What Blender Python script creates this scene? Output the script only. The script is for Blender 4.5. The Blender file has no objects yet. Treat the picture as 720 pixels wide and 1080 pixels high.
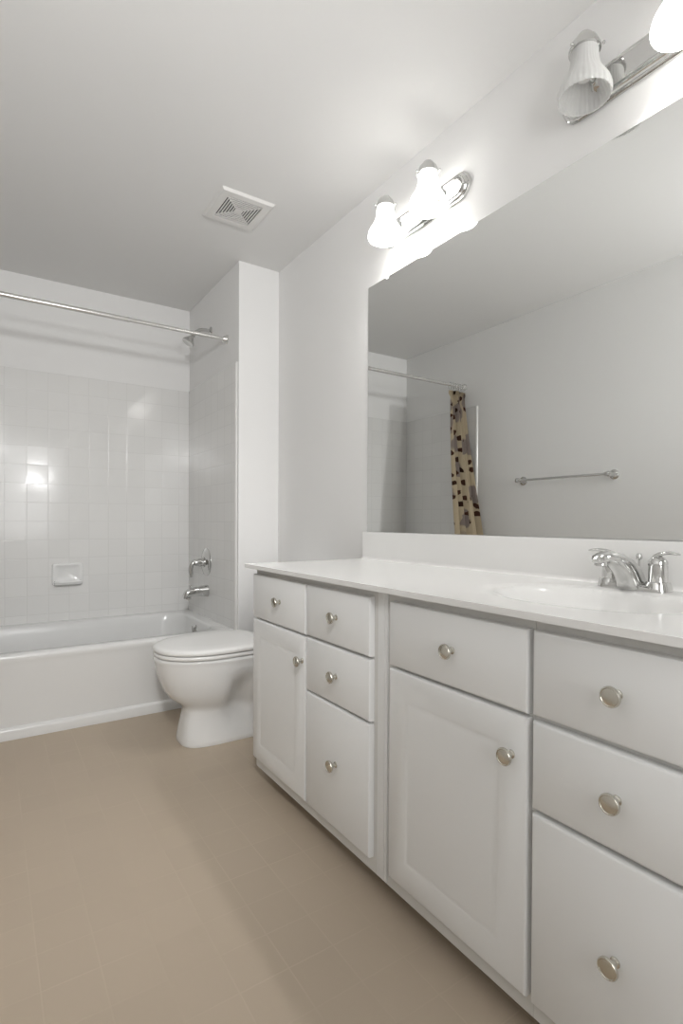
import bpy, bmesh, math, random
from mathutils import Vector, Matrix
random.seed(4)
S = bpy.context.scene
COL = S.collection
PI = math.pi

# ------------------------------------------------------------------ camera
yaw, pitch, roll = math.radians(33.516), math.radians(-0.556), math.radians(0.26)
F = Vector((math.sin(yaw)*math.cos(pitch), math.cos(yaw)*math.cos(pitch), math.sin(pitch)))
R0 = Vector((math.cos(yaw), -math.sin(yaw), 0)); U0 = R0.cross(F)
R = R0*math.cos(roll) + U0*math.sin(roll); U = U0*math.cos(roll) - R0*math.sin(roll)
cd = bpy.data.cameras.new('camera'); cam = bpy.data.objects.new('camera', cd); COL.objects.link(cam)
M = Matrix((R, U, -F)).transposed().to_4x4(); M.translation = Vector((0, 0, 0.996))
cam.matrix_world = M
cd.sensor_fit = 'AUTO'; cd.sensor_width = 36; cd.lens = 562.2*36/1080; cd.shift_y = 15.7/1080
cd.clip_start = 0.02
S.camera = cam

# ------------------------------------------------------------------ world, exposure
w = bpy.data.worlds.new('world'); S.world = w; w.use_nodes = True
w.node_tree.nodes['Background'].inputs[0].default_value = (0.9, 0.95, 1, 1)
w.node_tree.nodes['Background'].inputs[1].default_value = 0.3
S.view_settings.view_transform = 'Standard'; S.view_settings.look = 'None'
S.view_settings.gamma = 1; S.view_settings.use_curve_mapping = False
S.view_settings.exposure = 0.06
BULB = 290.0      # strength of the bulbs in the lit shades
FL1 = 90.0
FL2 = 38.0
FL3 = 95.0
REAR_FILL = 9.5  # strength of the added rear fill
GLOW = 3.4       # glow of the lit frosted shades

# soft area fill added behind the camera, not a real source of the room
fl = bpy.data.lights.new('rear_fill', 'AREA'); fl.shape = 'RECTANGLE'; fl.size = 0.7; fl.size_y = 1.2; fl.energy = REAR_FILL
flo = bpy.data.objects.new('rear_fill', fl); COL.objects.link(flo); flo.location = (0.4, -0.70, 1.4); flo.rotation_euler = (PI/2, 0, 0)
# unseen spots added behind the camera to even out the room light
def fill_spot(name, loc, aim, ang, energy, soft=0.25):
    l = bpy.data.lights.new(name, 'SPOT'); l.spot_size = math.radians(ang); l.spot_blend = 1; l.shadow_soft_size = soft; l.energy = energy
    o = bpy.data.objects.new(name, l); COL.objects.link(o); o.location = loc
    o.rotation_euler = (Vector(aim)-Vector(loc)).to_track_quat('-Z', 'Y').to_euler()
fill_spot('fill_far_wall', (-0.20, -0.35, 1.9), (0.5, 3.6, 2.0), 80, FL1, 0.10)  # added fill for the tub end
fill_spot('fill_ceiling', (0.494, -0.3, 1.50), (0.3, 2.0, 2.44), 90, FL2, 0.08)  # added fill for the ceiling
fill_spot('fill_floor', (-0.18, -0.3, 2.2), (0.3, 2.6, 0.3), 60, FL3, 0.12)  # added fill for the floor
# room measures
XL, XR = -0.313, 1.406
XP = 1.159                    # plumbing wall of the tub alcove
YF, YW, YB = -0.75, 2.788, 3.658
H = 2.44

# ------------------------------------------------------------------ materials
def mat(name, col, rough=0.5, metal=0.0, spec=0.5, coat=0.0, noise=None, bump=None):
    m = bpy.data.materials.new(name); m.use_nodes = True
    nt = m.node_tree; b = nt.nodes['Principled BSDF']
    b.inputs['Base Color'].default_value = (*col, 1); b.inputs['Roughness'].default_value = rough
    b.inputs['Metallic'].default_value = metal; b.inputs['Specular IOR Level'].default_value = spec
    b.inputs['Coat Weight'].default_value = coat
    tc = nt.nodes.new('ShaderNodeTexCoord')
    if noise:
        sc, amt = noise
        n = nt.nodes.new('ShaderNodeTexNoise'); n.inputs['Scale'].default_value = sc; n.inputs['Detail'].default_value = 4
        nt.links.new(tc.outputs['Object'], n.inputs['Vector'])
        mx = nt.nodes.new('ShaderNodeMix'); mx.data_type = 'RGBA'
        mx.inputs['A'].default_value = (*[c*(1-amt) for c in col], 1)
        mx.inputs['B'].default_value = (*[min(1, c*(1+amt)) for c in col], 1)
        nt.links.new(n.outputs['Fac'], mx.inputs['Factor']); nt.links.new(mx.outputs['Result'], b.inputs['Base Color'])
    if bump:
        sc, st, di = bump
        n = nt.nodes.new('ShaderNodeTexNoise'); n.inputs['Scale'].default_value = sc; n.inputs['Detail'].default_value = 6
        nt.links.new(tc.outputs['Object'], n.inputs['Vector'])
        bp = nt.nodes.new('ShaderNodeBump'); bp.inputs['Strength'].default_value = st; bp.inputs['Distance'].default_value = di
        nt.links.new(n.outputs['Fac'], bp.inputs['Height']); nt.links.new(bp.outputs['Normal'], b.inputs['Normal'])
    return m

M_wall = mat('wall_paint', (0.86, 0.855, 0.845), 0.75, spec=0.25, bump=(90, 0.05, 0.002))
M_ceil = mat('ceiling_paint', (0.81, 0.805, 0.795), 0.85, spec=0.2, bump=(140, 0.06, 0.002))
M_cab = mat('cabinet_thermofoil', (0.86, 0.865, 0.86), 0.38, spec=0.4, noise=(3, 0.006))
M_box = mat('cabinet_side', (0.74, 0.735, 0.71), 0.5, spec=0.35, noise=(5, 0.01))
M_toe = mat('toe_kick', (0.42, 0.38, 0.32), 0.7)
M_marble = mat('cultured_marble', (0.86, 0.855, 0.84), 0.16, spec=0.5, noise=(4, 0.008))
M_ceramic = mat('white_porcelain', (0.84, 0.84, 0.83), 0.10, spec=0.5, noise=(2, 0.004))
M_seat = mat('toilet_seat_plastic', (0.86, 0.855, 0.84), 0.22, spec=0.5, noise=(2, 0.004))
M_tub = mat('tub_enamel', (0.78, 0.78, 0.77), 0.18, spec=0.5, noise=(2, 0.004))
M_chrome = mat('polished_chrome', (0.66, 0.66, 0.65), 0.07, 1.0, noise=(20, 0.02))
M_dchrome = mat('dark_chrome_hole', (0.08, 0.08, 0.08), 0.4, 0.5)
M_nickel = mat('brushed_nickel', (0.66, 0.64, 0.58), 0.24, 1.0, noise=(60, 0.05))
M_plast = mat('vent_plastic', (0.80, 0.79, 0.77), 0.5, noise=(8, 0.01))
M_dark = mat('vent_interior', (0.10, 0.10, 0.10), 0.9)
M_mirror = mat('mirror_silver', (0.86, 0.87, 0.86), 0.0, 1.0)
M_medge = mat('mirror_edge_glass', (0.30, 0.33, 0.31), 0.2)
M_clear = mat('clip_plastic', (0.75, 0.75, 0.75), 0.15)
M_hinge = mat('drain_rubber', (0.15, 0.15, 0.15), 0.6)

def shade_mat(name, glow, trans=0.22):
    m = bpy.data.materials.new(name); m.use_nodes = True; nt = m.node_tree
    b = nt.nodes['Principled BSDF']
    b.inputs['Base Color'].default_value = (0.88, 0.88, 0.87, 1); b.inputs['Roughness'].default_value = 0.35
    out = nt.nodes['Material Output']
    tr = nt.nodes.new('ShaderNodeBsdfTranslucent'); tr.inputs[0].default_value = (0.9, 0.9, 0.89, 1)
    mx = nt.nodes.new('ShaderNodeMixShader'); mx.inputs[0].default_value = trans
    nt.links.new(b.outputs[0], mx.inputs[1]); nt.links.new(tr.outputs[0], mx.inputs[2])
    nt.links.new(mx.outputs[0], out.inputs[0])
    # fluting tint: ribs of slightly denser frost
    tc = nt.nodes.new('ShaderNodeTexCoord'); n = nt.nodes.new('ShaderNodeTexNoise'); n.inputs['Scale'].default_value = 30
    nt.links.new(tc.outputs['Object'], n.inputs['Vector'])
    bp = nt.nodes.new('ShaderNodeBump'); bp.inputs['Strength'].default_value = 0.05
    nt.links.new(n.outputs['Fac'], bp.inputs['Height']); nt.links.new(bp.outputs[0], b.inputs['Normal'])
    if glow:
        b.inputs['Emission Color'].default_value = (1, 0.985, 0.96, 1); b.inputs['Emission Strength'].default_value = glow
    return m
M_shade_on = shade_mat('lit_frosted_glass', GLOW)
M_shade_off = shade_mat('unlit_frosted_glass', 0, 0.5)
def bulb_mat(name, st):
    m = mat(name, (0.9, 0.9, 0.88), 0.3)
    b = m.node_tree.nodes['Principled BSDF']
    if st:
        b.inputs['Emission Color'].default_value = (1, 0.985, 0.96, 1); b.inputs['Emission Strength'].default_value = st
    return m
M_bulb_on = bulb_mat('lit_bulb', BULB); M_bulb_off = bulb_mat('unlit_bulb', 0)

def nn(nt, t, **kw):
    n = nt.nodes.new(t)
    for k, v in kw.items(): setattr(n, k, v)
    return n
def math_node(nt, op, a, b=None, c=None):
    n = nn(nt, 'ShaderNodeMath', operation=op)
    for i, v in enumerate((a, b, c)):
        if v is None: continue
        if isinstance(v, (int, float)): n.inputs[i].default_value = v
        else: nt.links.new(v, n.inputs[i])
    return n.outputs[0]

def grid_material(name, axes, size, offs, tile_col, grout_col, rough, grout_w, depth, tilt, fade=None, spec=0.5):
    """square tiles with a grout grid; axes = which world axes carry the grid"""
    m = bpy.data.materials.new(name); m.use_nodes = True; nt = m.node_tree; L = nt.links
    b = nt.nodes['Principled BSDF']; b.inputs['Specular IOR Level'].default_value = spec
    tc = nn(nt, 'ShaderNodeTexCoord'); sp = nn(nt, 'ShaderNodeSeparateXYZ'); L.new(tc.outputs['Object'], sp.inputs[0])
    ds, cells = [], []
    for ax, of in zip(axes, offs):
        t = math_node(nt, 'DIVIDE', math_node(nt, 'SUBTRACT', sp.outputs[ax], of), size)
        cells.append(math_node(nt, 'FLOOR', t))
        fr = math_node(nt, 'FRACT', t)
        ds.append(math_node(nt, 'MINIMUM', fr, math_node(nt, 'SUBTRACT', 1.0, fr)))   # distance to nearest line
    d = math_node(nt, 'MINIMUM', ds[0], ds[1])
    mr = nn(nt, 'ShaderNodeMapRange', interpolation_type='SMOOTHSTEP'); L.new(d, mr.inputs['Value'])
    mr.inputs['From Min'].default_value = grout_w*0.35/size; mr.inputs['From Max'].default_value = grout_w/size
    mr.inputs['To Min'].default_value = 1; mr.inputs['To Max'].default_value = 0     # 1 in the grout
    g = mr.outputs[0]
    cx = nn(nt, 'ShaderNodeCombineXYZ'); L.new(cells[0], cx.inputs[0]); L.new(cells[1], cx.inputs[1])
    wn = nn(nt, 'ShaderNodeTexWhiteNoise', noise_dimensions='3D'); L.new(cx.outputs[0], wn.inputs['Vector'])
    if fade:
        fn = nn(nt, 'ShaderNodeTexNoise'); fn.inputs['Scale'].default_value = fade; fn.inputs['Detail'].default_value = 2
        L.new(tc.outputs['Object'], fn.inputs['Vector'])
        fr = nn(nt, 'ShaderNodeMapRange'); L.new(fn.outputs['Fac'], fr.inputs['Value'])
        fr.inputs['From Min'].default_value = 0.40; fr.inputs['From Max'].default_value = 0.66
        gc = math_node(nt, 'MULTIPLY', g, fr.outputs[0])
    else: gc = g
    mx = nn(nt, 'ShaderNodeMix', data_type='RGBA'); L.new(gc, mx.inputs['Factor'])
    va = nn(nt, 'ShaderNodeMix', data_type='RGBA'); L.new(wn.outputs['Value'], va.inputs['Factor'])
    va.inputs['A'].default_value = (*[c*0.985 for c in tile_col], 1); va.inputs['B'].default_value = (*[c*1.015 for c in tile_col], 1)
    L.new(va.outputs['Result'], mx.inputs['A']); mx.inputs['B'].default_value = (*grout_col, 1)
    L.new(mx.outputs['Result'], b.inputs['Base Color'])
    b.inputs['Roughness'].default_value = rough
    # every tile set at a slightly different angle
    geo = nn(nt, 'ShaderNodeNewGeometry')
    sub = nn(nt, 'ShaderNodeVectorMath', operation='SUBTRACT'); L.new(wn.outputs['Color'], sub.inputs[0]); sub.inputs[1].default_value = (0.5,)*3
    scl = nn(nt, 'ShaderNodeVectorMath', operation='SCALE'); L.new(sub.outputs[0], scl.inputs[0]); scl.inputs['Scale'].default_value = tilt
    add = nn(nt, 'ShaderNodeVectorMath', operation='ADD'); L.new(scl.outputs[0], add.inputs[0]); L.new(geo.outputs['Normal'], add.inputs[1])
    nrm = nn(nt, 'ShaderNodeVectorMath', operation='NORMALIZE'); L.new(add.outputs[0], nrm.inputs[0])
    bp = nn(nt, 'ShaderNodeBump'); bp.inputs['Distance'].default_value = depth; bp.inputs['Strength'].default_value = 1.0
    L.new(math_node(nt, 'SUBTRACT', 1.0, g), bp.inputs['Height']); L.new(nrm.outputs[0], bp.inputs['Normal'])
    L.new(bp.outputs[0], b.inputs['Normal'])
    return m
TS = 0.1118
M_tile_b = grid_material('white_wall_tile', (0, 2), TS, (0.636, 1.885), (0.80, 0.795, 0.78), (0.745, 0.74, 0.725), 0.12, 0.0030, 0.0003, 0.016)
M_tile_s = grid_material('white_wall_tile_side', (1, 2), TS, (YB, 1.885), (0.80, 0.795, 0.78), (0.745, 0.74, 0.725), 0.22, 0.0030, 0.0003, 0.016)
M_floor = grid_material('beige_sheet_floor', (0, 1), 0.1165, (0.0915, 1.162), (0.505, 0.42, 0.325), (0.55, 0.46, 0.362), 0.45, 0.0024, 0.00010, 0.0, fade=2.2, spec=0.3)
M_trim = mat('glazed_edge_trim', (0.80, 0.795, 0.78), 0.12)

def curtain_material():
    m = bpy.data.materials.new('flowered_fabric'); m.use_nodes = True; nt = m.node_tree; L = nt.links
    b = nt.nodes['Principled BSDF']; b.inputs['Roughness'].default_value = 0.85; b.inputs['Specular IOR Level'].default_value = 0.1
    uv = nn(nt, 'ShaderNodeUVMap'); uv.uv_map = 'UVMap'
    def spots(scale, lo, hi, keep, off, rnd=1.0):
        mp = nn(nt, 'ShaderNodeMapping'); L.new(uv.outputs[0], mp.inputs[0]); mp.inputs['Location'].default_value = off
        ns = nn(nt, 'ShaderNodeTexNoise'); ns.inputs['Scale'].default_value = scale*1.6; L.new(mp.outputs[0], ns.inputs['Vector'])
        ad = nn(nt, 'ShaderNodeVectorMath', operation='MULTIPLY_ADD'); L.new(ns.outputs['Color'], ad.inputs[0])
        ad.inputs[1].default_value = (0.6/scale,)*3; L.new(mp.outputs[0], ad.inputs[2])
        v = nn(nt, 'ShaderNodeTexVoronoi', voronoi_dimensions='2D'); v.inputs['Scale'].default_value = scale; v.inputs['Randomness'].default_value = rnd
        L.new(ad.outputs[0], v.inputs['Vector'])
        mr = nn(nt, 'ShaderNodeMapRange'); L.new(v.outputs['Distance'], mr.inputs['Value'])
        mr.inputs['From Min'].default_value = lo; mr.inputs['From Max'].default_value = hi
        mr.inputs['To Min'].default_value = 1; mr.inputs['To Max'].default_value = 0
        se = nn(nt, 'ShaderNodeSeparateColor'); L.new(v.outputs['Color'], se.inputs[0])
        return math_node(nt, 'MULTIPLY', mr.outputs[0], math_node(nt, 'GREATER_THAN', se.outputs[0], 1-keep))
    col = None
    base = (0.66, 0.56, 0.40)
    layers = [((0.36, 0.30, 0.27), spots(5.0, 0.36, 0.42, 0.50, (0, 0, 0))),
              ((0.10, 0.045, 0.03), spots(17, 0.30, 0.36, 0.26, (3, 1, 0))),
              ((0.06, 0.03, 0.02), spots(11, 0.19, 0.23, 0.28, (7, 2, 0)))]
    prev = None
    for c, f in layers:
        mx = nn(nt, 'ShaderNodeMix', data_type='RGBA'); L.new(f, mx.inputs['Factor'])
        if prev is None: mx.inputs['A'].default_value = (*base, 1)
        else: L.new(prev, mx.inputs['A'])
        mx.inputs['B'].default_value = (*c, 1); prev = mx.outputs['Result']
    L.new(prev, b.inputs['Base Color'])
    return m
M_curtain = curtain_material()

# ------------------------------------------------------------------ helpers
def tag(o, label, cat, group=None):
    o['label'] = label; o['category'] = cat
    if group: o['group'] = group
    return o
def thing(name, label, cat, loc=(0, 0, 0), group=None):
    o = bpy.data.objects.new(name, None); COL.objects.link(o); o.location = loc; o.empty_display_size = 0.05
    return tag(o, label, cat, group)
def obj(name, bm, m, parent=None, smooth=35, label=None, world=True):
    """world=True: verts are in world metres, shifted into the root's frame"""
    bmesh.ops.recalc_face_normals(bm, faces=bm.faces)
    off = Vector((0, 0, 0))
    if world:
        p = parent
        while p is not None: off += p.location; p = p.parent
    if off.length: bmesh.ops.translate(bm, verts=bm.verts, vec=-off)
    me = bpy.data.meshes.new(name); bm.to_mesh(me); bm.free()
    ms = m if isinstance(m, (list, tuple)) else [m]
    for x in ms: me.materials.append(x)
    if smooth:
        for p in me.polygons: p.use_smooth = True
        me.set_sharp_from_angle(angle=math.radians(smooth))
    o = bpy.data.objects.new(name, me); COL.objects.link(o)
    if parent: o.parent = parent
    if label: o['label'] = label
    return o
def struct(name, bm, m):
    o = obj(name, bm, m, None, smooth=0); o['kind'] = 'structure'; return o
def box(bm, x0, x1, y0, y1, z0, z1, bev=0, seg=2):
    r = bmesh.ops.create_cube(bm, size=1)
    vs = r['verts']
    for v in vs:
        v.co = Vector(((x0+x1)/2 + v.co.x*(x1-x0), (y0+y1)/2 + v.co.y*(y1-y0), (z0+z1)/2 + v.co.z*(z1-z0)))
    if bev:
        es = {e for v in vs for e in v.link_edges}
        bmesh.ops.bevel(bm, geom=list(es), offset=bev, segments=seg, profile=0.7, affect='EDGES')
    return bm
def frame_to(axis):
    z = Vector(axis).normalized(); a = Vector((0, 0, 1)) if abs(z.z) < 0.9 else Vector((1, 0, 0))
    x = a.cross(z).normalized(); return x, z.cross(x), z
def loft(bm, rings, cap0=True, cap1=True, closed=True):
    vr = [[bm.verts.new(p) for p in r] for r in rings]
    n = len(vr[0])
    for a, b in zip(vr, vr[1:]):
        for i in range(n if closed else n-1):
            j = (i+1) % n; bm.faces.new((a[i], a[j], b[j], b[i]))
    if cap0: bm.faces.new(vr[0][::-1])
    if cap1: bm.faces.new(vr[-1])
    return vr
def lathe(bm, o, axis, prof, n=32, cap0=True, cap1=True, ribs=0, amp=0):
    """profile = [(radius, distance along the axis)]"""
    x, y, z = frame_to(axis); o = Vector(o); rings = []
    for k, pr in enumerate(prof):
        r, h = pr[0], pr[1]; a_ = pr[2] if len(pr) > 2 else 0
        ring = []
        for i in range(n):
            t = 2*PI*i/n; rr = r*(1 + a_*math.cos(ribs*t)) if ribs else r
            ring.append(o + x*rr*math.cos(t) + y*rr*math.sin(t) + z*h)
        rings.append(ring)
    loft(bm, rings, cap0, cap1); return bm
def tube(bm, pts, rad, n=16, flat=None):
    pts = [Vector(p) for p in pts]
    rad = rad if isinstance(rad, (list, tuple)) else [rad]*len(pts)
    rings = []; prevx = None
    for i, p in enumerate(pts):
        d = (pts[min(i+1, len(pts)-1)] - pts[max(i-1, 0)]).normalized()
        if prevx is None: x, y, _ = frame_to(d)
        else:
            x = (prevx - d*prevx.dot(d)).normalized(); y = d.cross(x)
        prevx = x
        r = rad[i]
        rx, ry = (r if isinstance(r, (list, tuple)) else (r, r))
        rings.append([p + x*rx*math.cos(2*PI*k/n) + y*ry*math.sin(2*PI*k/n) for k in range(n)])
    loft(bm, rings); return bm
def bez(p0, p1, p2, p3, n=12):
    p0, p1, p2, p3 = map(Vector, (p0, p1, p2, p3)); out = []
    for i in range(n+1):
        t = i/n; out.append(p0*(1-t)**3 + p1*3*t*(1-t)**2 + p2*3*t*t*(1-t) + p3*t**3)
    return out
def rrect(x0, x1, y0, y1, r, z, n=8):
    pts = []
    for (cx, cy, a0) in ((x1-r, y1-r, 0), (x0+r, y1-r, PI/2), (x0+r, y0+r, PI), (x1-r, y0+r, 3*PI/2)):
        for i in range(n+1):
            a = a0 + PI/2*i/n; pts.append(Vector((cx + r*math.cos(a), cy + r*math.sin(a), z)))
    return pts
def B(): return bmesh.new()

# ------------------------------------------------------------------ the room
struct('floor', box(B(), XL-0.1, XR+0.1, YF-0.1, YB+0.1, -0.08, 0), M_floor)
struct('ceiling', box(B(), XL-0.1, XR+0.1, YF-0.1, YB+0.1, H, H+0.08), M_ceil)
struct('wall_right', box(B(), XR, XR+0.1, YF-0.1, YB+0.1, 0, H), M_wall)
struct('wall_left', box(B(), XL-0.1, XL, YF-0.1, YB+0.1, 0, H), M_wall)
struct('wall_back', box(B(), XL, XR, YB, YB+0.1, 0, H), M_wall)
struct('wall_wing', box(B(), XP, XR, YW, YB, 0, H, 0.002, 1), M_wall)
# tile surround of the tub alcove, one slab per wall
TT, T0 = 1.885, 0.378
TH = 0.007
struct('trim_tile_back', box(B(), XL, XP, YB-TH, YB, T0, TT, 0.002, 2), M_tile_b)
struct('trim_tile_plumbing', box(B(), XP-TH, XP, 2.822, YB-TH, T0, TT, 0.003, 2), M_tile_s)
struct('trim_tile_left', box(B(), XL, XL+TH, 2.838, YB-TH, T0, TT, 0.003, 2), M_tile_s)
def edge_strip(x, s, y):
    bm = B(); rings = []
    prof = [(0, -0.016), (0.006, -0.013), (0.0095, -0.005), (0.0095, 0.004), (TH, 0.010), (0, 0.010)]
    for z in (T0-0.0, TT): rings.append([Vector((x + s*a, y + b, z)) for a, b in prof])
    loft(bm, rings); return bm
struct('trim_tile_edge_plumbing', edge_strip(XP, -1, 2.822), M_trim)
struct('trim_tile_edge_left', edge_strip(XL, 1, 2.838), M_trim)
# wall behind the camera, with a plain doorway casing and door
struct('wall_front', box(B(), XL, XR, YF-0.1, YF, 0, H), M_wall)
bm = B(); box(bm, 0.02, 0.76, YF-0.0, YF+0.02, 0.01, 2.03, 0.003)
for z0, z1 in ((0.2, 0.95), (1.1, 1.88)):
    for x0, x1 in ((0.12, 0.35), (0.43, 0.66)): box(bm, x0, x1, YF+0.018, YF+0.026, z0, z1, 0.005)
struct('door_1', bm, M_cab)
bm = B()
box(bm, -0.05, 0.02, YF, YF+0.028, 0, 2.10, 0.004); box(bm, 0.76, 0.83, YF, YF+0.028, 0, 2.10, 0.004); box(bm, 0.02, 0.76, YF, YF+0.028, 2.03, 2.10, 0.004)
struct('trim_1', bm, M_cab)

# ------------------------------------------------------------------ vanity cabinets
FX, BX = 0.843, 0.862          # face plane of the doors, face plane of the box behind
def front_panel(y0, y1, z0, z1, loops, m=None):
    """slab with a stepped face: loops = [(inset, depth behind the face)]"""
    bm = B(); rings = [[Vector((BX-0.0005, y, z)) for y, z in ((y0, z0), (y1, z0), (y1, z1), (y0, z1))]]
    for ins, dep in loops:
        rings.append([Vector((FX+dep, y, z)) for y, z in ((y0+ins, z0+ins), (y1-ins, z0+ins), (y1-ins, z1-ins), (y0+ins, z1-ins))])
    loft(bm, rings); return bm
FLAT = [(0, 0.006), (0.002, 0.002), (0.006, 0)]
def door_loops(ins): return FLAT + [(ins-0.002, 0), (ins+0.003, 0.0016), (ins+0.008, 0.0018), (ins+0.016, 0.0004), (ins+0.018, 0.0002)]
def knob_mesh():
    bm = B()
    lathe(bm, (0, 0, 0), (-1, 0, 0), [(0.0085, 0), (0.0082, 0.002), (0.0055, 0.004), (0.005, 0.012), (0.007, 0.0155), (0.0145, 0.0175),
          (0.0170, 0.0205), (0.0170, 0.0235), (0.0158, 0.0255), (0.0145, 0.0257), (0.0136, 0.0247), (0.0122, 0.0250), (0.006, 0.0262), (0.0, 0.0264)], 40, True, False)
    bmesh.ops.remove_doubles(bm, verts=bm.verts, dist=1e-5)
    return bm
knob_me = [None]
def knob(parent, y, z, what):
    if knob_me[0] is None:
        o = obj('knob', knob_mesh(), M_nickel, parent, 40, world=False); knob_me[0] = o.data
    else:
        o = bpy.data.objects.new('knob', knob_me[0]); COL.objects.link(o); o.parent = parent
    o.location = Vector((FX, y, z)) - parent.parent.location
    o['label'] = 'round brushed nickel knob'
def cab_box(root, y0, y1, zb=0.055):
    bm = B()
    box(bm, BX, BX+0.018, y0, y1, zb, 0.8175)
    box(bm, XR-0.010, XR-0.001, y0, y1, zb, 0.8175)
    for ya, yb_ in ((y0, y0+0.016), (y1-0.016, y1)):
        if 0.44 < ya < 0.94:       # side panels dip under the basin
            box(bm, BX+0.018, XR-0.010, ya, yb_, zb, 0.68); box(bm, BX+0.018, BX+0.06, ya, yb_, 0.68, 0.8175); box(bm, XR-0.06, XR-0.010, ya, yb_, 0.68, 0.8175)
        else: box(bm, BX+0.018, XR-0.010, ya, yb_, zb, 0.8175)
    box(bm, BX+0.018, XR-0.010, y0+0.016, y1-0.016, zb, zb+0.016)
    obj('body', bm, M_box, root)
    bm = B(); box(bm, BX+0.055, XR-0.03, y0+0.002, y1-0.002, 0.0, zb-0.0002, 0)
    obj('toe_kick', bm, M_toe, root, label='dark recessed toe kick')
Y_A0, Y_A1, Y_B0, Y_C0 = 1.0755, 1.888, 0.634, 0.285
a = thing('vanity_cabinet', 'white vanity cabinet beside toilet with one door, four drawer fronts and small knobs', 'cabinet', (XR-0.27, (Y_A0+Y_A1)/2, 0))
cab_box(a, Y_A0, Y_A1)
d = obj('drawer_front', front_panel(1.482, 1.883, 0.633, 0.796, FLAT), M_cab, a); knob(d, 1.660, 0.716, '')
d = obj('door', front_panel(1.482, 1.883, 0.097, 0.6265, door_loops(0.060)), M_cab, a); knob(d, 1.499, 0.547, '')
for z0, z1, kz in ((0.6355, 0.796, 0.717), (0.462, 0.6275, 0.545), (0.097, 0.4545, 0.287)):
    d = obj('drawer_front', front_panel(1.137, 1.4745, z0, z1, FLAT), M_cab, a); knob(d, 1.299, kz, '')
bm = B(); box(bm, 0.8575, BX, 1.0775, 1.118, 0.060, 0.816, 0.0015); box(bm, 0.8560, 0.8576, 1.088, 1.110, 0.062, 0.815, 0.001); obj('filler_strip', bm, M_cab, a)
b_ = thing('vanity_cabinet', 'white sink base cabinet with a single raised panel door under false drawer front', 'cabinet', (XR-0.27, (Y_B0+Y_A0)/2, 0))
cab_box(b_, Y_B0+0.0005, Y_A0-0.0005)
d = obj('drawer_front', front_panel(0.6395, 1.0535, 0.635, 0.7955, FLAT), M_cab, b_); knob(d, 0.8345, 0.716, '')
d = obj('door', front_panel(0.6395, 1.0535, 0.097, 0.6275, door_loops(0.064)), M_cab, b_); knob(d, 0.674, 0.548, '')
c_ = thing('vanity_cabinet', 'white vanity drawer unit with three wide drawers at right edge of photo', 'cabinet', (XR-0.27, (Y_C0+Y_B0)/2, 0))
cab_box(c_, Y_C0, Y_B0-0.0005)
for z0, z1, kz in ((0.6375, 0.796, 0.720), (0.463, 0.6265, 0.549), (0.097, 0.454, 0.286)):
    d = obj('drawer_front', front_panel(0.300, 0.6285, z0, z1, FLAT), M_cab, c_); knob(d, 0.4665, kz, '')

# ------------------------------------------------------------------ countertop with moulded basin
ZC = 0.833
ct = thing('countertop', 'white cultured marble countertop with moulded oval basin on vanity cabinets', 'countertop', (1.1, 1.09, 0.818))
CX0, CX1, CY0, CY1 = 0.823, XR-0.001, 0.265, 1.918
BC = (1.115, 0.69); BA, BBv = 0.170, 0.232
def top_z(x, y):
    r = math.hypot((x-BC[0])/BA, (y-BC[1])/BBv)
    if r >= 1.16: return ZC
    t = 1.16-r
    if t < 0.22: return ZC - 0.11*t*t
    return ZC - 0.005324 - 0.118*(1-((0.94-(t-0.22))/0.94)**2.3 if r > 0 else 1)
bm = B()
nx, ny = 96, 150
def yy(j):
    # dense over the basin
    t = j/ny
    return CY0 + (CY1-CY0)*(t if t < 0 else (t*0.72 if t < 0.72 else 0.5184 + (t-0.72)/0.28*0.4816))
def grid_top(x0, x1):
    V = [[bm.verts.new((x0+(x1-x0)*i/nx, yy(j), top_z(x0+(x1-x0)*i/nx, yy(j)))) for j in range(ny+1)] for i in range(nx+1)]
    for i in range(nx):
        for j in range(ny): bm.faces.new((V[i][j], V[i+1][j], V[i+1][j+1], V[i][j+1]))
    return V
V = grid_top(CX0+0.0008, CX1)
# edges: rolled front, side and underside
def skirt(vs, dirv):
    rows = [vs]
    for off, dz in ((0.0008, -0.0008), (0.0008, -0.015)):
        rows.append([bm.verts.new(v.co + Vector(dirv)*off + Vector((0, 0, dz))) for v in vs])
    for a0, b0 in zip(rows, rows[1:]):
        for i in range(len(vs)-1): bm.faces.new((a0[i], a0[i+1], b0[i+1], b0[i]))
    return rows[-1]
front = skirt(V[0], (-1, 0, 0))
left = skirt([V[i][ny] for i in range(nx+1)], (0, 1, 0))
right = skirt([V[i][0] for i in range(nx+1)], (0, -1, 0))
zb = ZC-0.015
for q in ([(CX0+0.001, CY0, zb), (CX0+0.06, CY0, zb), (CX0+0.06, CY1, zb), (CX0+0.001, CY1, zb)],
          [(CX0+0.001, CY1-0.06, zb), (CX1, CY1-0.06, zb), (CX1, CY1+0.001, zb), (CX0+0.001, CY1+0.001, zb)]):
    bm.faces.new([bm.verts.new(p) for p in q])
for v in bm.verts: pass
obj('counter_slab', bm, M_marble, ct, 30)
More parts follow.
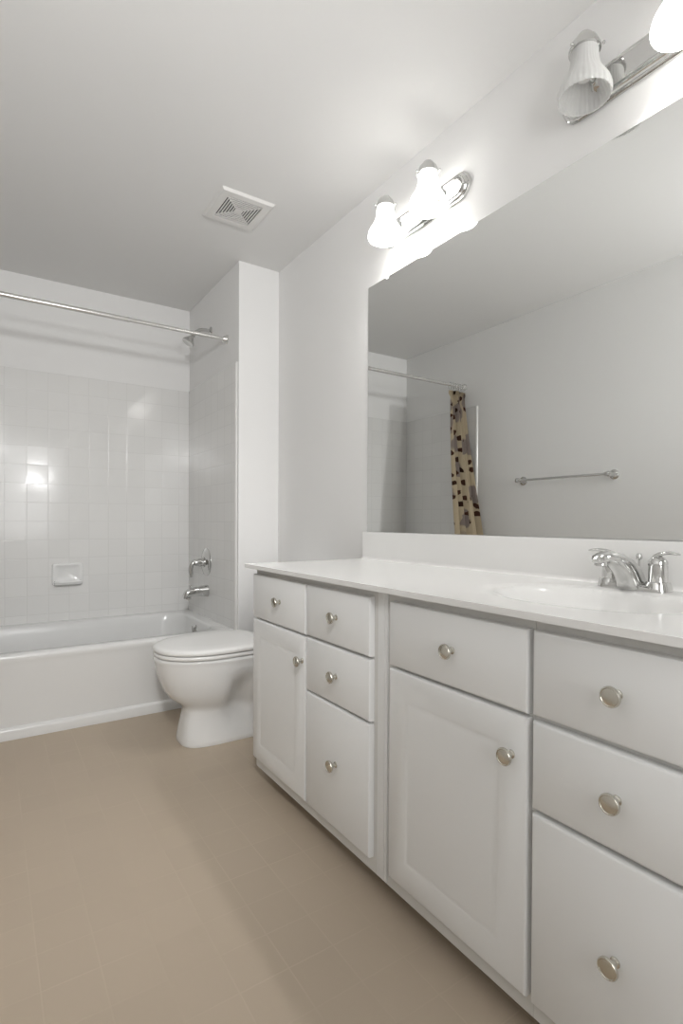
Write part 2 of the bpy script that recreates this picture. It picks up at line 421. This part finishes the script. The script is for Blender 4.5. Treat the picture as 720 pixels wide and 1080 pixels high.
# backsplash with coved foot
bm = B(); rings = []
prof = [(XR-0.001, ZC-0.004), (1.372, ZC-0.0005), (1.378, ZC+0.0012), (1.383, ZC+0.005), (1.386, ZC+0.012), (1.386, 0.9475), (1.3875, 0.9505), (1.390, 0.9515), (XR-0.001, 0.9515)]
for y in (CY0, CY1+0.004): rings.append([Vector((x, y, z)) for x, z in prof])
loft(bm, rings); obj('backsplash', bm, M_marble, ct, 40)
bm = B(); zd = top_z(BC[0], BC[1])
lathe(bm, (BC[0], BC[1], zd-0.001), (0, 0, 1), [(0.024, 0), (0.024, 0.003), (0.020, 0.005), (0.0165, 0.0045), (0.0165, 0.008), (0.013, 0.0105), (0.0, 0.0115)], 32, True, False)
obj('drain', bm, M_chrome, ct, label='chrome basin drain')

# ------------------------------------------------------------------ basin faucet
fc = thing('basin_faucet', 'chrome centerset basin faucet with two lever handles on white countertop', 'faucet', (1.335, 0.702, ZC+0.0005))
fx, fy, fz = 1.335, 0.702, ZC+0.0005
bm = B()
rings = []
for sc, z in ((1, 0), (1, 0.003), (0.96, 0.009), (0.90, 0.013)):
    hx, hy = 0.030*sc, 0.088*(1-(1-sc)*0.5)
    rings.append(rrect(fx-hx, fx+hx, fy-hy, fy+hy, hx*0.9, fz+z, 6))
loft(bm, rings); obj('base', bm, M_chrome, fc, 40)
bm = B(); rings = []
for (tx, tz), (bx, bz), hw in (((.030, .008), (-.045, .003), .032), ((.027, .024), (-.052, .010), .030), ((.022, .036), (-.057, .018), .027), ((.006, .056), (-.066, .030), .0245), ((-.022, .074), (-.082, .045), .022),
        ((-.060, .088), (-.104, .058), .0205), ((-.100, .096), (-.126, .066), .020), ((-.135, .096), (-.143, .068), .0195), ((-.157, .089), (-.155, .067), .0165), ((-.168, .079), (-.163, .069), .010)):
    c = Vector((fx+(tx+bx)/2, fy, fz+(tz+bz)/2)); h = Vector(((tx-bx)/2, 0, (tz-bz)/2)); ring = []
    for k in range(32):
        t = 2*PI*k/32; cc, ss = math.cos(t), math.sin(t)
        ring.append(c + Vector((0, hw*math.copysign(abs(cc)**0.8, cc), 0)) + h*math.copysign(abs(ss)**0.9, ss))
    rings.append(ring)
loft(bm, rings)
lathe(bm, (fx-0.143, fy, fz+0.074), (-0.08, 0, -1), [(0.0145, 0), (0.0145, 0.011), (0.0125, 0.012)], 24)
sp = obj('spout', bm, M_chrome, fc, 60)
bm = B(); lathe(bm, (fx-0.143, fy, fz+0.074), (-0.08, 0, -1), [(0.0110, 0.0100), (0.0110, 0.0128)], 24); obj('aerator', bm, M_dchrome, sp, label='dark round aerator')
bm = B(); lathe(bm, (fx+0.026, fy, fz+0.006), (0, 0, 1), [(0.003, 0), (0.003, 0.064), (0.007, 0.067), (0.0075, 0.074), (0.005, 0.080), (0, 0.081)], 16, True, False)
obj('lift_rod', bm, M_chrome, fc)
for s in (1, -1):
    hy = fy + s*0.058
    bm = B()
    lathe(bm, (fx, hy, fz+0.018), (0, 0, 1), [(0.031, -0.012), (0.0275, -0.001), (0.0255, 0.004), (0.0210, 0.0045), (0.0208, 0.043), (0.0190, 0.0435), (0.0190, 0.0455), (0.0212, 0.0465), (0.0205, 0.053), (0.0150, 0.062), (0.006, 0.066), (0, 0.0665)], 32, True, False)
    hd = obj('handle', bm, M_chrome, fc, 35)
    bm = B()
    pl = bez((fx+0.002, hy-s*0.019, fz+0.066), (fx-0.002, hy-s*0.002, fz+0.092), (fx-0.006, hy+s*0.020, fz+0.096), (fx-0.010, hy+s*0.052, fz+0.090), 12)
    rr = [(0.0150*(1-abs(t/12-0.35)**1.6*0.6), 0.0080*(1-t/12*0.62)) for t in range(13)]; rr[-1] = (0.006, 0.0018)
    # lever blade: broad in x, thin in z
    rings = []
    for p, (ra, rb) in zip(pl, rr): rings.append([p + Vector((ra*math.cos(2*PI*k/20), 0, rb*math.sin(2*PI*k/20))) for k in range(20)])
    loft(bm, rings); obj('lever', bm, M_chrome, hd, 50)

# ------------------------------------------------------------------ wall mirror and clips
mi = thing('wall_mirror', 'large frameless wall mirror above the backsplash', 'mirror', (XR-0.003, 1.1, 0.9525))
bm = B(); box(bm, XR-0.0058, XR-0.0005, 0.27, 1.907, 0.953, 2.027)
gl = obj('glass', bm, [M_medge, M_mirror], mi, 0)
for p in gl.data.polygons:
    if p.normal.x < -0.9: p.material_index = 1
def clip(y):
    bm = B(); box(bm, XR-0.0095, XR-0.0004, y-0.007, y+0.007, 2.0275, 2.036, 0.0015); box(bm, XR-0.0095, XR-0.0062, y-0.007, y+0.007, 2.017, 2.034, 0.001)
    obj('mirror_clip', bm, M_clear, mi, label='small clear plastic mirror clip')
for y in (1.775, 0.40): clip(y)

# ------------------------------------------------------------------ vanity lights
def oct_outline(x, hy, hz, cy, cz, ch):
    P = []
    k = 5
    # rounded-octagon ends
    cs = [(1, 1), (-1, 1), (-1, -1), (1, -1)]
    for (sy, sz) in cs:
        seq = [(hy, hz-ch), (hy-ch*0.25, hz-ch*0.45), (hy-ch*0.62, hz-ch*0.10), (hy-ch*1.1, hz)]
        if sy*sz < 0: seq = seq[::-1]
        for a_, b2 in seq: P.append(Vector((x, cy+sy*a_, cz+sz*b2)))
    return P
def vanity_light(cy, ys, lit, label):
    zc = 2.188
    root = thing('vanity_light', label, 'wall light', (XR-0.001, cy, zc), 'two-lamp vanity lights above mirror')
    bm = B(); hy, hz = 0.243, 0.052
    st = [(0.0, 0.0), (0.006, 0.0), (0.009, 0.003), (0.009, 0.009), (0.014, 0.011), (0.017, 0.014), (0.017, 0.019), (0.022, 0.021), (0.024, 0.024)]
    rings = []
    for dx, ins in st: rings.append(oct_outline(XR-0.001-dx, hy-ins, hz-ins, cy, zc, 0.050-ins*0.95))
    loft(bm, rings); obj('backplate', bm, M_chrome, root, 25, label='polished chrome ridged backplate')
    for y, on in zip(ys, lit):
        ax = XR-0.086
        bm = B()
        lathe(bm, (XR-0.025, y, zc), (-1, 0, 0), [(0.027, -0.002), (0.027, 0.003), (0.022, 0.007), (0.020, 0.012), (0.012, 0.017), (0.009, 0.022)], 32)
        tube(bm, bez((XR-0.030, y, zc), (ax+0.010, y, zc-0.004), (ax+0.001, y, zc+0.03), (ax, y, zc+0.080), 12)[:13], 0.0068, 14)
        obj('arm', bm, M_chrome, root, 40)
        # the arm rises beside the glass into the cup
        zt = zc + 0.070          # top of the glass
        bm = B()
        lathe(bm, (ax, y, zt-0.010), (0, 0, 1), [(0.0375, -0.004), (0.040, -0.003), (0.040, 0.004), (0.0365, 0.006), (0.0355, 0.014), (0.031, 0.024), (0.022, 0.034), (0.018, 0.040), (0.010, 0.045), (0.0, 0.046)], 32, True, False)
        for k in range(3):
            t = 2*PI*k/3+0.9
            lathe(bm, (ax+0.038*math.cos(t), y+0.038*math.sin(t), zt-0.0105), (math.cos(t), math.sin(t), 0), [(0.0022, 0), (0.0022, 0.006), (0.0045, 0.007), (0.0045, 0.010), (0.002, 0.012)], 12)
        obj('shade_holder', bm, M_chrome, root, 35)
        bm = B()
        prof = [(0.0325, 0.0, 0.0), (0.034, -0.006, .006), (0.034, -0.020, .012), (0.0350, -0.038, .014), (0.0385, -0.056, .016), (0.0450, -0.072, .018), (0.0540, -0.086, .020), (0.0620, -0.101, .022), (0.0665, -0.115, .022), (0.0675, -0.126, .018), (0.0655, -0.133, .012)]
        inner = [(r-0.003, h+(0.001 if i < len(prof)-1 else 0.0015), am) for i, (r, h, am) in enumerate(prof)][::-1]
        lathe(bm, (ax, y, zt-0.002), (0, 0, 1), prof+inner, 192, False, False, ribs=32)
        bmesh.ops.remove_doubles(bm, verts=bm.verts, dist=1e-6)
        sh = obj('lamp_shade', bm, M_shade_on if on else M_shade_off, root, 60, label='fluted frosted glass bell shade, ' + ('lit' if on else 'unlit'))
        bm = B()
        lathe(bm, (ax, y, zt-0.014), (0, 0, -1), [(0.013, 0), (0.013, 0.018), (0.016, 0.026), (0.0215, 0.038), (0.0240, 0.050), (0.0225, 0.062), (0.016, 0.071), (0.007, 0.0745), (0, 0.075)], 24, True, False)
        obj('light_bulb', bm, M_bulb_on if on else M_bulb_off, sh)
    return root
vanity_light(1.552, (1.687, 1.440), (True, True), 'chrome two-lamp vanity light nearer the tub, both fluted shades glowing')
vanity_light(0.712, (0.836, 0.592), (False, True), 'chrome two-lamp vanity light cut by top right photo corner, one shade dark')

# ------------------------------------------------------------------ ceiling vent
vx0, vx1, vy0, vy1 = 0.846, 1.089, 2.212, 2.466
vt = thing('ceiling_vent', 'square white plastic exhaust vent grille on ceiling', 'vent', ((vx0+vx1)/2, (vy0+vy1)/2, H))
cx, cy = (vx0+vx1)/2, (vy0+vy1)/2
def sq_ring(bm, ho, hi, z0, z1, hoy=None, hiy=None, flare=0):
    hoy = hoy or ho; hiy = hiy or hi
    def q(a, b, z): return [Vector((cx+a, cy+b, z)), Vector((cx-a, cy+b, z)), Vector((cx-a, cy-b, z)), Vector((cx+a, cy-b, z))]
    rings = [q(hi, hiy, z1), q(ho+flare, hoy+flare, z1), q(ho, hoy, z0+ (0.003 if flare else 0)), q(ho-0.003 if flare else ho, hoy-0.003 if flare else hoy, z0), q(hi, hiy, z0), q(hi, hiy, z1)]
    loft(bm, rings, False, False)
bm = B(); sq_ring(bm, 0.1195, 0.083, H-0.010, H-0.0005, 0.125, 0.088, 0.008); obj('frame', bm, M_plast, vt)
bm = B()
g = [0.0765, 0.0645, 0.0525, 0.0405, 0.0285]
for r in g: sq_ring(bm, r, r-0.0050, H-0.0098, H-0.006, r*1.06, (r-0.0050)*1.06)
for a_ in (0, 1, 2, 3):   # mitre bars on the diagonals
    t = PI/4 + a_*PI/2
    v0 = Vector((math.cos(t), math.sin(t), 0)); n0 = Vector((-v0.y, v0.x, 0))
    ring = []
    for z in (H-0.0095, H-0.006):
        ring.append([Vector((cx, cy, z)) + v0*d_*1.0 + n0*s_ for d_, s_ in ((0.01, -0.0022), (0.118, -0.0022), (0.118, 0.0022), (0.01, 0.0022))])
    loft(bm, ring)
box(bm, cx-0.018, cx+0.018, cy-0.019, cy+0.019, H-0.0105, H-0.006, 0.0015)
obj('grille', bm, M_plast, vt)
bm = B(); box(bm, cx-0.0835, cx+0.0835, cy-0.0885, cy+0.0885, H-0.004, H-0.0006); obj('duct_opening', bm, M_dark, vt, label='dark opening behind the grille')

# ------------------------------------------------------------------ bathtub
tb = thing('bathtub', 'white alcove bathtub with smooth apron between tiled walls', 'bathtub', (0.42, 3.24, 0))
bm = B()
ox0, ox1, oy1 = XL+0.001, XP-0.001, YB-0.001
N = 10
R_ = []
def outer(yf, z, r=0.004): return rrect(ox0, ox1, yf, oy1, r, z, N)
R_.append(outer(2.824, 0.0005)); R_.append(outer(2.824, 0.040)); R_.append(outer(2.829, 0.050)); R_.append(outer(2.8385, 0.056))
R_.append(outer(2.8385, 0.330)); R_.append(outer(2.8330, 0.350)); R_.append(outer(2.8300, 0.366)); R_.append(outer(2.8325, 0.378)); R_.append(outer(2.839, 0.3842)); R_.append(outer(2.850, 0.386))
for x0, x1, y0, y1, r, z in ((-0.235, 1.093, 2.900, 3.608, 0.14, 0.384), (-0.226, 1.086, 2.908, 3.601, 0.14, 0.379), (-0.218, 1.081, 2.914, 3.596, 0.14, 0.368),
        (-0.205, 1.074, 2.922, 3.590, 0.14, 0.330), (-0.160, 1.060, 2.936, 3.580, 0.14, 0.23), (-0.110, 1.040, 2.952, 3.566, 0.15, 0.14), (-0.075, 1.015, 2.972, 3.548, 0.15, 0.095),
        (-0.03, 0.975, 3.01, 3.51, 0.14, 0.073), (0.1, 0.88, 3.10, 3.42, 0.12, 0.068)):
    R_.append(rrect(x0, x1, y0, y1, r, z, N))
loft(bm, R_); obj('tub_body', bm, M_tub, tb, 40)
bm = B(); lathe(bm, (1.071, 3.262, 0.318), (-1, 0, 0.10), [(0.033, -0.004), (0.033, 0.004), (0.029, 0.008), (0.012, 0.010), (0.010, 0.014), (0, 0.015)], 32, True, False)
box(bm, 1.050, 1.058, 3.256, 3.268, 0.300, 0.345, 0.003)
obj('overflow_plate', bm, M_chrome, tb, label='chrome overflow plate with trip lever')
bm = B(); lathe(bm, (0.86, 3.262, 0.0675), (0, 0, 1), [(0.032, 0), (0.032, 0.003), (0.024, 0.004), (0.018, 0.002), (0, 0.002)], 28, True, False); obj('drain', bm, M_chrome, tb)

# tub spout, valve, shower head on the plumbing wall
PX = XP-TH
ts = thing('tub_spout', 'chrome tub spout with diverter knob below the shower valve', 'faucet', (PX, 3.262, 0.555))
bm = B()
rings = []
y0 = 3.262
for dx, zt_, zb_, hw in ((0, 0.592, 0.524, 0.031), (0.004, 0.595, 0.521, 0.034), (0.012, 0.594, 0.522, 0.033), (0.04, 0.592, 0.524, 0.031), (0.08, 0.586, 0.527, 0.028), (0.11, 0.580, 0.527, 0.026), (0.130, 0.573, 0.521, 0.024), (0.146, 0.562, 0.515, 0.021), (0.153, 0.548, 0.518, 0.015)):
    cz, hz = (zt_+zb_)/2, (zt_-zb_)/2
    ring = []
    for k in range(28):
        t = 2*PI*k/28; c_s, s_s = math.cos(t), math.sin(t)
        ring.append(Vector((PX-dx, y0 + hw*math.copysign(abs(c_s)**0.75, c_s), cz + hz*math.copysign(abs(s_s)**0.75, s_s))))
    rings.append(ring)
loft(bm, rings)
lathe(bm, (PX-0.122, y0, 0.524), (0, 0, -1), [(0.017, 0), (0.017, 0.012), (0.014, 0.013)], 24)
obj('spout', bm, M_chrome, ts, 40)
bm = B(); lathe(bm, (PX-0.112, y0, 0.576), (0, 0, 1), [(0.003, 0), (0.003, 0.014), (0.008, 0.016), (0.009, 0.020), (0.006, 0.025), (0, 0.026)], 16, True, False); obj('diverter_knob', bm, M_chrome, ts)
sv = thing('shower_valve', 'chrome shower valve with round escutcheon and curved lever handle', 'shower valve', (PX, 3.285, 0.736))
y0, z0 = 3.285, 0.736
bm = B(); lathe(bm, (PX, y0, z0), (-1, 0, 0), [(0.088, 0), (0.088, 0.003), (0.083, 0.007), (0.062, 0.013), (0.040, 0.017), (0.034, 0.019), (0.034, 0.024)], 48); obj('escutcheon', bm, M_chrome, sv, 30)
bm = B(); lathe(bm, (PX-0.022, y0, z0), (-1, 0, 0), [(0.026, 0), (0.026, 0.022), (0.022, 0.034), (0.022, 0.050), (0.018, 0.058), (0.008, 0.062), (0, 0.063)], 32, True, False)
pl = bez((PX-0.068, y0, z0+0.006), (PX-0.100, y0, z0+0.006), (PX-0.108, y0, z0-0.03), (PX-0.098, y0, z0-0.090), 12)
tube(bm, pl, [(0.019-0.004*abs(i-3)/9, 0.016-0.003*i/12) for i in range(12)]+[(0.010, 0.008)], 16)
obj('lever', bm, M_chrome, sv, 40)
hd = thing('shower_fixture', 'small chrome shower head on bent arm behind the curtain rod', 'shower head', (XP, 3.24, 2.178))
bm = B(); y0 = 3.24
lathe(bm, (XP, y0, 2.180), (-1, 0, 0), [(0.029, 0), (0.028, 0.003), (0.014, 0.011), (0.0115, 0.012)], 28); obj('flange', bm, M_chrome, hd)
bm = B(); tube(bm, [(XP-0.002, y0, 2.180), (XP-0.03, y0, 2.184), (XP-0.055, y0, 2.180)] + bez((XP-0.06, y0, 2.179), (XP-0.08, y0, 2.172), (XP-0.095, y0, 2.158), (XP-0.108, y0, 2.140), 6), 0.0105, 16); obj('arm', bm, M_chrome, hd, 50)
bm = B(); lathe(bm, (XP-0.104, y0, 2.146), (-0.62, 0, -1), [(0.012, 0), (0.015, 0.004), (0.015, 0.016), (0.011, 0.020), (0.013, 0.026), (0.021, 0.040), (0.034, 0.060), (0.0375, 0.066), (0.0375, 0.074), (0.034, 0.076), (0.0, 0.073)], 36, True, False); obj('spray_head', bm, M_chrome, hd, 30)

# soap dish on the back wall tile
sd = thing('soap_dish', 'white ceramic soap dish set in the tiled wall above tub', 'soap dish', (0.405, YB-TH, 0.67))
bm = B()
x0, x1, zl, zh = 0.322, 0.487, 0.603, 0.733
def face_ring(x0, x1, z0, z1, y, r):
    return [Vector((p.x, y, p.y)) for p in rrect(x0, x1, z0, z1, r, 0, 6)]
yb = YB-TH
rs = [face_ring(x0-0.002, x1+0.002, zl-0.002, zh+0.002, yb, 0.014), face_ring(x0-0.002, x1+0.002, zl-0.002, zh+0.002, yb-0.006, 0.014), face_ring(x0, x1, zl, zh, yb-0.011, 0.014),
      face_ring(x0+0.006, x1-0.006, zl+0.006, zh-0.006, yb-0.014, 0.014), face_ring(x0+0.016, x1-0.016, zl+0.022, zh-0.014, yb-0.012, 0.014), face_ring(x0+0.026, x1-0.026, zl+0.034, zh-0.024, yb-0.003, 0.012)]
loft(bm, rs)
rs = []
for z, dy, ins in ((zl+0.000, 0.010, 0.006), (zl-0.001, 0.026, 0.008), (zl+0.004, 0.044, 0.010), (zl+0.018, 0.052, 0.008), (zl+0.026, 0.050, 0.010), (zl+0.027, 0.044, 0.016), (zl+0.020, 0.036, 0.020), (zl+0.018, 0.010, 0.022)):
    rs.append([Vector((x, y, z)) for x, y in ((x0+ins, yb-0.006), (x1-ins, yb-0.006), (x1-ins, yb-dy+0.010), (x1-ins-0.012, yb-dy), (x0+ins+0.012, yb-dy), (x0+ins, yb-dy+0.010))])
loft(bm, rs)
obj('dish', bm, M_ceramic, sd, 40)

# ------------------------------------------------------------------ curtain rod, curtain, towel bar
RY, RZ = 2.966, 2.053
rd = thing('curtain_rod', 'white metal shower curtain rod across the tub alcove', 'curtain rod', ((XL+XP)/2, RY, RZ))
bm = B(); tube(bm, [(XL+0.012, RY, RZ), (0.62, RY, RZ)], 0.0125, 24); tube(bm, [(0.60, RY, RZ), (XP-0.012, RY, RZ)], 0.0108, 24)
lathe(bm, (0.62, RY, RZ), (1, 0, 0), [(0.0134, -0.012), (0.0134, 0.0), (0.0115, 0.002)], 24)
M_rod = mat('rod_satin_metal', (0.74, 0.73, 0.71), 0.22, 0.75, noise=(40, 0.02))
obj('tube', bm, M_rod, rd, 35)
for x, s in ((XL, 1), (XP, -1)):
    bm = B(); lathe(bm, (x, RY, RZ), (s, 0, 0), [(0.027, 0.0002), (0.027, 0.003), (0.020, 0.007), (0.0165, 0.020), (0.0150, 0.024)], 28); obj('end_flange', bm, M_rod, rd, 35)

cu = thing('shower_curtain', 'cream shower curtain with brown flowers bunched on rod, seen in the mirror', 'curtain', (-0.2, RY, 0.25))
bm = B(); uvl = bm.loops.layers.uv.new('UVMap')
nu, nv = 110, 70; nf = 6.0
rows = []
ZT, ZB = 2.000, 0.22
for j in range(nv+1):
    t = j/nv; z = ZT + (ZB-ZT)*t
    y0 = RY - 0.022 - 0.19*min(1, t*1.55)**1.3 if t < 1 else RY-0.212
    xa, xb = -0.298, -0.138 + 0.115*min(1, t*1.45)
    row = []
    for i in range(nu+1):
        s = i/nu
        amp = 0.020 + 0.020*min(1, t*2)
        ph = 2*PI*nf*s + 0.5*math.sin(3*t)
        x = xa + (xb-xa)*(s + 0.018*math.sin(2*ph+1))
        y = y0 + amp*math.sin(ph)*(0.75+0.25*math.sin(9*s+2)) + 0.006*math.sin(17*s+5*t) + (0.02*(math.cos(2*PI*nf*s)) if t < 0.02 else 0)
        row.append(bm.verts.new((x, y, z + 0.007*math.cos(2*PI*nf*s)*(1-min(1, t*12)))))
    rows.append(row)
for j in range(nv):
    for i in range(nu):
        f = bm.faces.new((rows[j][i], rows[j][i+1], rows[j+1][i+1], rows[j+1][i]))
        for lp, (a_, b2) in zip(f.loops, ((i, j), (i+1, j), (i+1, j+1), (i, j+1))): lp[uvl].uv = (a_/nu*0.62, b2/nv*1.78)
bmesh.ops.solidify(bm, geom=bm.faces[:], thickness=0.0015)
obj('fabric', bm, M_curtain, cu, 80)
for k in range(7):
    s = (k+0.25)/nf/1.02
    if s > 1: break
    x = -0.298 + 0.160*s
    bm = B(); pts = []
    for q in range(19):
        t = 2*PI*q/18; pts.append((x, RY + 0.019*math.sin(t), RZ-0.0085 + 0.026*math.cos(t)))
    tube(bm, pts, 0.0016, 8); obj('curtain_ring', bm, M_chrome, cu)

tw = thing('towel_bar', 'chrome towel bar on bare left wall, seen in the mirror', 'towel bar', (XL, 2.08, 1.285))
bm = B(); tube(bm, [(XL+0.062, 1.758, 1.286), (XL+0.062, 2.402, 1.286)], 0.0078, 20); obj('bar', bm, M_chrome, tw, 40)
for y in (1.756, 2.404):
    bm = B()
    lathe(bm, (XL, y, 1.286), (1, 0, 0), [(0.030, 0.0002), (0.030, 0.004), (0.025, 0.009), (0.016, 0.013), (0.011, 0.022), (0.011, 0.045), (0.0155, 0.050), (0.0165, 0.062), (0.0155, 0.073), (0.008, 0.078), (0, 0.079)], 32, True, False)
    s = 1 if y < 2 else -1
    lathe(bm, (XL+0.062, y, 1.286), (0, s, 0), [(0.0125, 0), (0.0125, 0.022), (0.010, 0.028), (0.0078, 0.030)], 24)
    obj('wall_post', bm, M_chrome, tw, 35)

# ------------------------------------------------------------------ toilet
TY = 2.39
to = thing('toilet', 'white two-piece toilet with closed lid between vanity and tub', 'toilet', (0.95, TY, 0))
def egg(xf, xb, hw, z, xc=None, ef=2.1, eb=2.8, n=128):
    xc = xc if xc is not None else xf + (xb-xf)*0.52
    out = []
    for k in range(n):
        t = 2*PI*k/n; c, s = math.cos(t), math.sin(t)
        e = ef if c < 0 else eb
        sx = math.copysign(abs(c)**(2/e), c); sy = math.copysign(abs(s)**(2/e), s)
        out.append(Vector((xc + (xc-xf if c < 0 else xb-xc)*sx, TY + hw*sy, z)))
    return out
bm = B()
prof = [  # xf, xb, half width, z, front exponent, back exponent
 (0.712, 1.300, 0.118, 0.0005, 3.2, 3.5), (0.710, 1.300, 0.120, 0.008, 3.2, 3.5), (0.712, 1.295, 0.119, 0.022, 3.2, 3.5), (0.718, 1.280, 0.112, 0.06, 3.2, 3.5),
 (0.728, 1.265, 0.104, 0.11, 3.0, 3.4), (0.734, 1.255, 0.101, 0.145, 2.8, 3.2), (0.728, 1.25, 0.108, 0.165, 2.5, 3.0), (0.703, 1.25, 0.128, 0.185, 2.3, 3.0),
 (0.672, 1.25, 0.150, 0.210, 2.15, 3.0), (0.648, 1.25, 0.168, 0.245, 2.1, 3.0), (0.630, 1.25, 0.180, 0.290, 2.1, 3.0), (0.618, 1.25, 0.188, 0.330, 2.1, 3.0),
 (0.611, 1.25, 0.192, 0.360, 2.1, 3.0), (0.607, 1.25, 0.194, 0.378, 2.1, 3.0), (0.603, 1.25, 0.197, 0.386, 2.1, 3.0), (0.605, 1.25, 0.196, 0.394, 2.1, 3.0), (0.612, 1.245, 0.190, 0.398, 2.1, 3.0)]
rings = []
for xf, xb, hw, z, ef, eb in prof:
    rings.append(egg(xf, xb, hw, z, 0.90, ef, eb))
# waist: pinch the sides between the pedestal front and the trapway
for ring in rings:
    for p in ring:
        z = p.z
        if z < 0.34:
            up = max(0, math.sin(PI*min(1, max(0, (z-0.03)/0.30))))
            side = min(1, abs(p.y-TY)/0.05)
            k = math.exp(-((p.x-0.955)/0.050)**2) * up
            k2 = math.exp(-((p.x-1.19)/0.075)**2) * max(0, math.sin(PI*min(1, max(0, (z-0.10)/0.26))))
            k3 = math.exp(-((p.x-1.065)/0.055)**2 - ((z-0.19)/0.10)**2)
            p.y = TY + (p.y-TY)*(1 - 0.40*k - 0.25*k2 + 0.10*k3)
loft(bm, rings)
obj('bowl', bm, M_ceramic, to, 60)
def lid_ring(d, z, xb=1.105): return egg(0.604+d, xb-d, 0.199-d, z, 0.86, 2.15, 3.8)
bm = B(); loft(bm, [lid_ring(0.012, 0.4015), lid_ring(0.003, 0.402), lid_ring(0.0005, 0.406), lid_ring(0.0005, 0.413), lid_ring(0.004, 0.4175), lid_ring(0.014, 0.4185)]); st = obj('seat', bm, M_seat, to, 40)
bm = B(); loft(bm, [lid_ring(0.010, 0.4215), lid_ring(0.002, 0.422), lid_ring(-0.0005, 0.426), lid_ring(-0.0005, 0.434), lid_ring(0.003, 0.440), lid_ring(0.010, 0.4435), lid_ring(0.03, 0.446), lid_ring(0.09, 0.4475), lid_ring(0.17, 0.448)]); obj('lid', bm, M_seat, to, 40)
for s in (1, -1):
    bm = B()
    lathe(bm, (1.112, TY+s*0.075-0.022, 0.425), (0, 1, 0), [(0.010, 0), (0.012, 0.002), (0.012, 0.042), (0.010, 0.044)], 20)
    box(bm, 1.098, 1.130, TY+s*0.075-0.018, TY+s*0.075+0.018, 0.397, 0.424, 0.004)
    obj('hinge', bm, M_seat, to)
# the gap line under the lid and seat is the bumpers' height
for x, y in ((0.72, 0.13), (0.72, -0.13), (1.05, 0.15), (1.05, -0.15)):
    bm = B(); box(bm, x-0.012, x+0.012, TY+y-0.006, TY+y+0.006, 0.3975, 0.4222, 0.001)
    obj('bumper', bm, M_seat, st)
bm = B()
rs = []
for d, z in ((0.03, 0.392), (0.012, 0.402), (0.006, 0.43), (0.0, 0.70), (0.0, 0.716)):
    rs.append(rrect(1.205+d, XR-0.012-d*0.3, TY-0.225+d, TY+0.225-d, 0.03, z, 8))
loft(bm, rs); obj('tank', bm, M_ceramic, to, 40)
bm = B(); loft(bm, [rrect(1.198, XR-0.008, TY-0.232, TY+0.232, 0.03, 0.717, 8), rrect(1.196, XR-0.006, TY-0.234, TY+0.234, 0.03, 0.722, 8), rrect(1.196, XR-0.006, TY-0.234, TY+0.234, 0.03, 0.742, 8), rrect(1.202, XR-0.010, TY-0.228, TY+0.228, 0.03, 0.750, 8), rrect(1.23, XR-0.03, TY-0.20, TY+0.20, 0.03, 0.753, 8)]); obj('tank_lid', bm, M_ceramic, to, 40)
bm = B(); lathe(bm, (1.206, TY+0.165, 0.665), (-1, 0, 0), [(0.014, 0), (0.014, 0.006), (0.008, 0.010), (0.008, 0.018)], 20); tube(bm, [(1.190, TY+0.170, 0.665), (1.186, TY+0.13, 0.660), (1.188, TY+0.085, 0.652)], [0.007, 0.006, 0.005], 12); obj('flush_lever', bm, M_chrome, to)
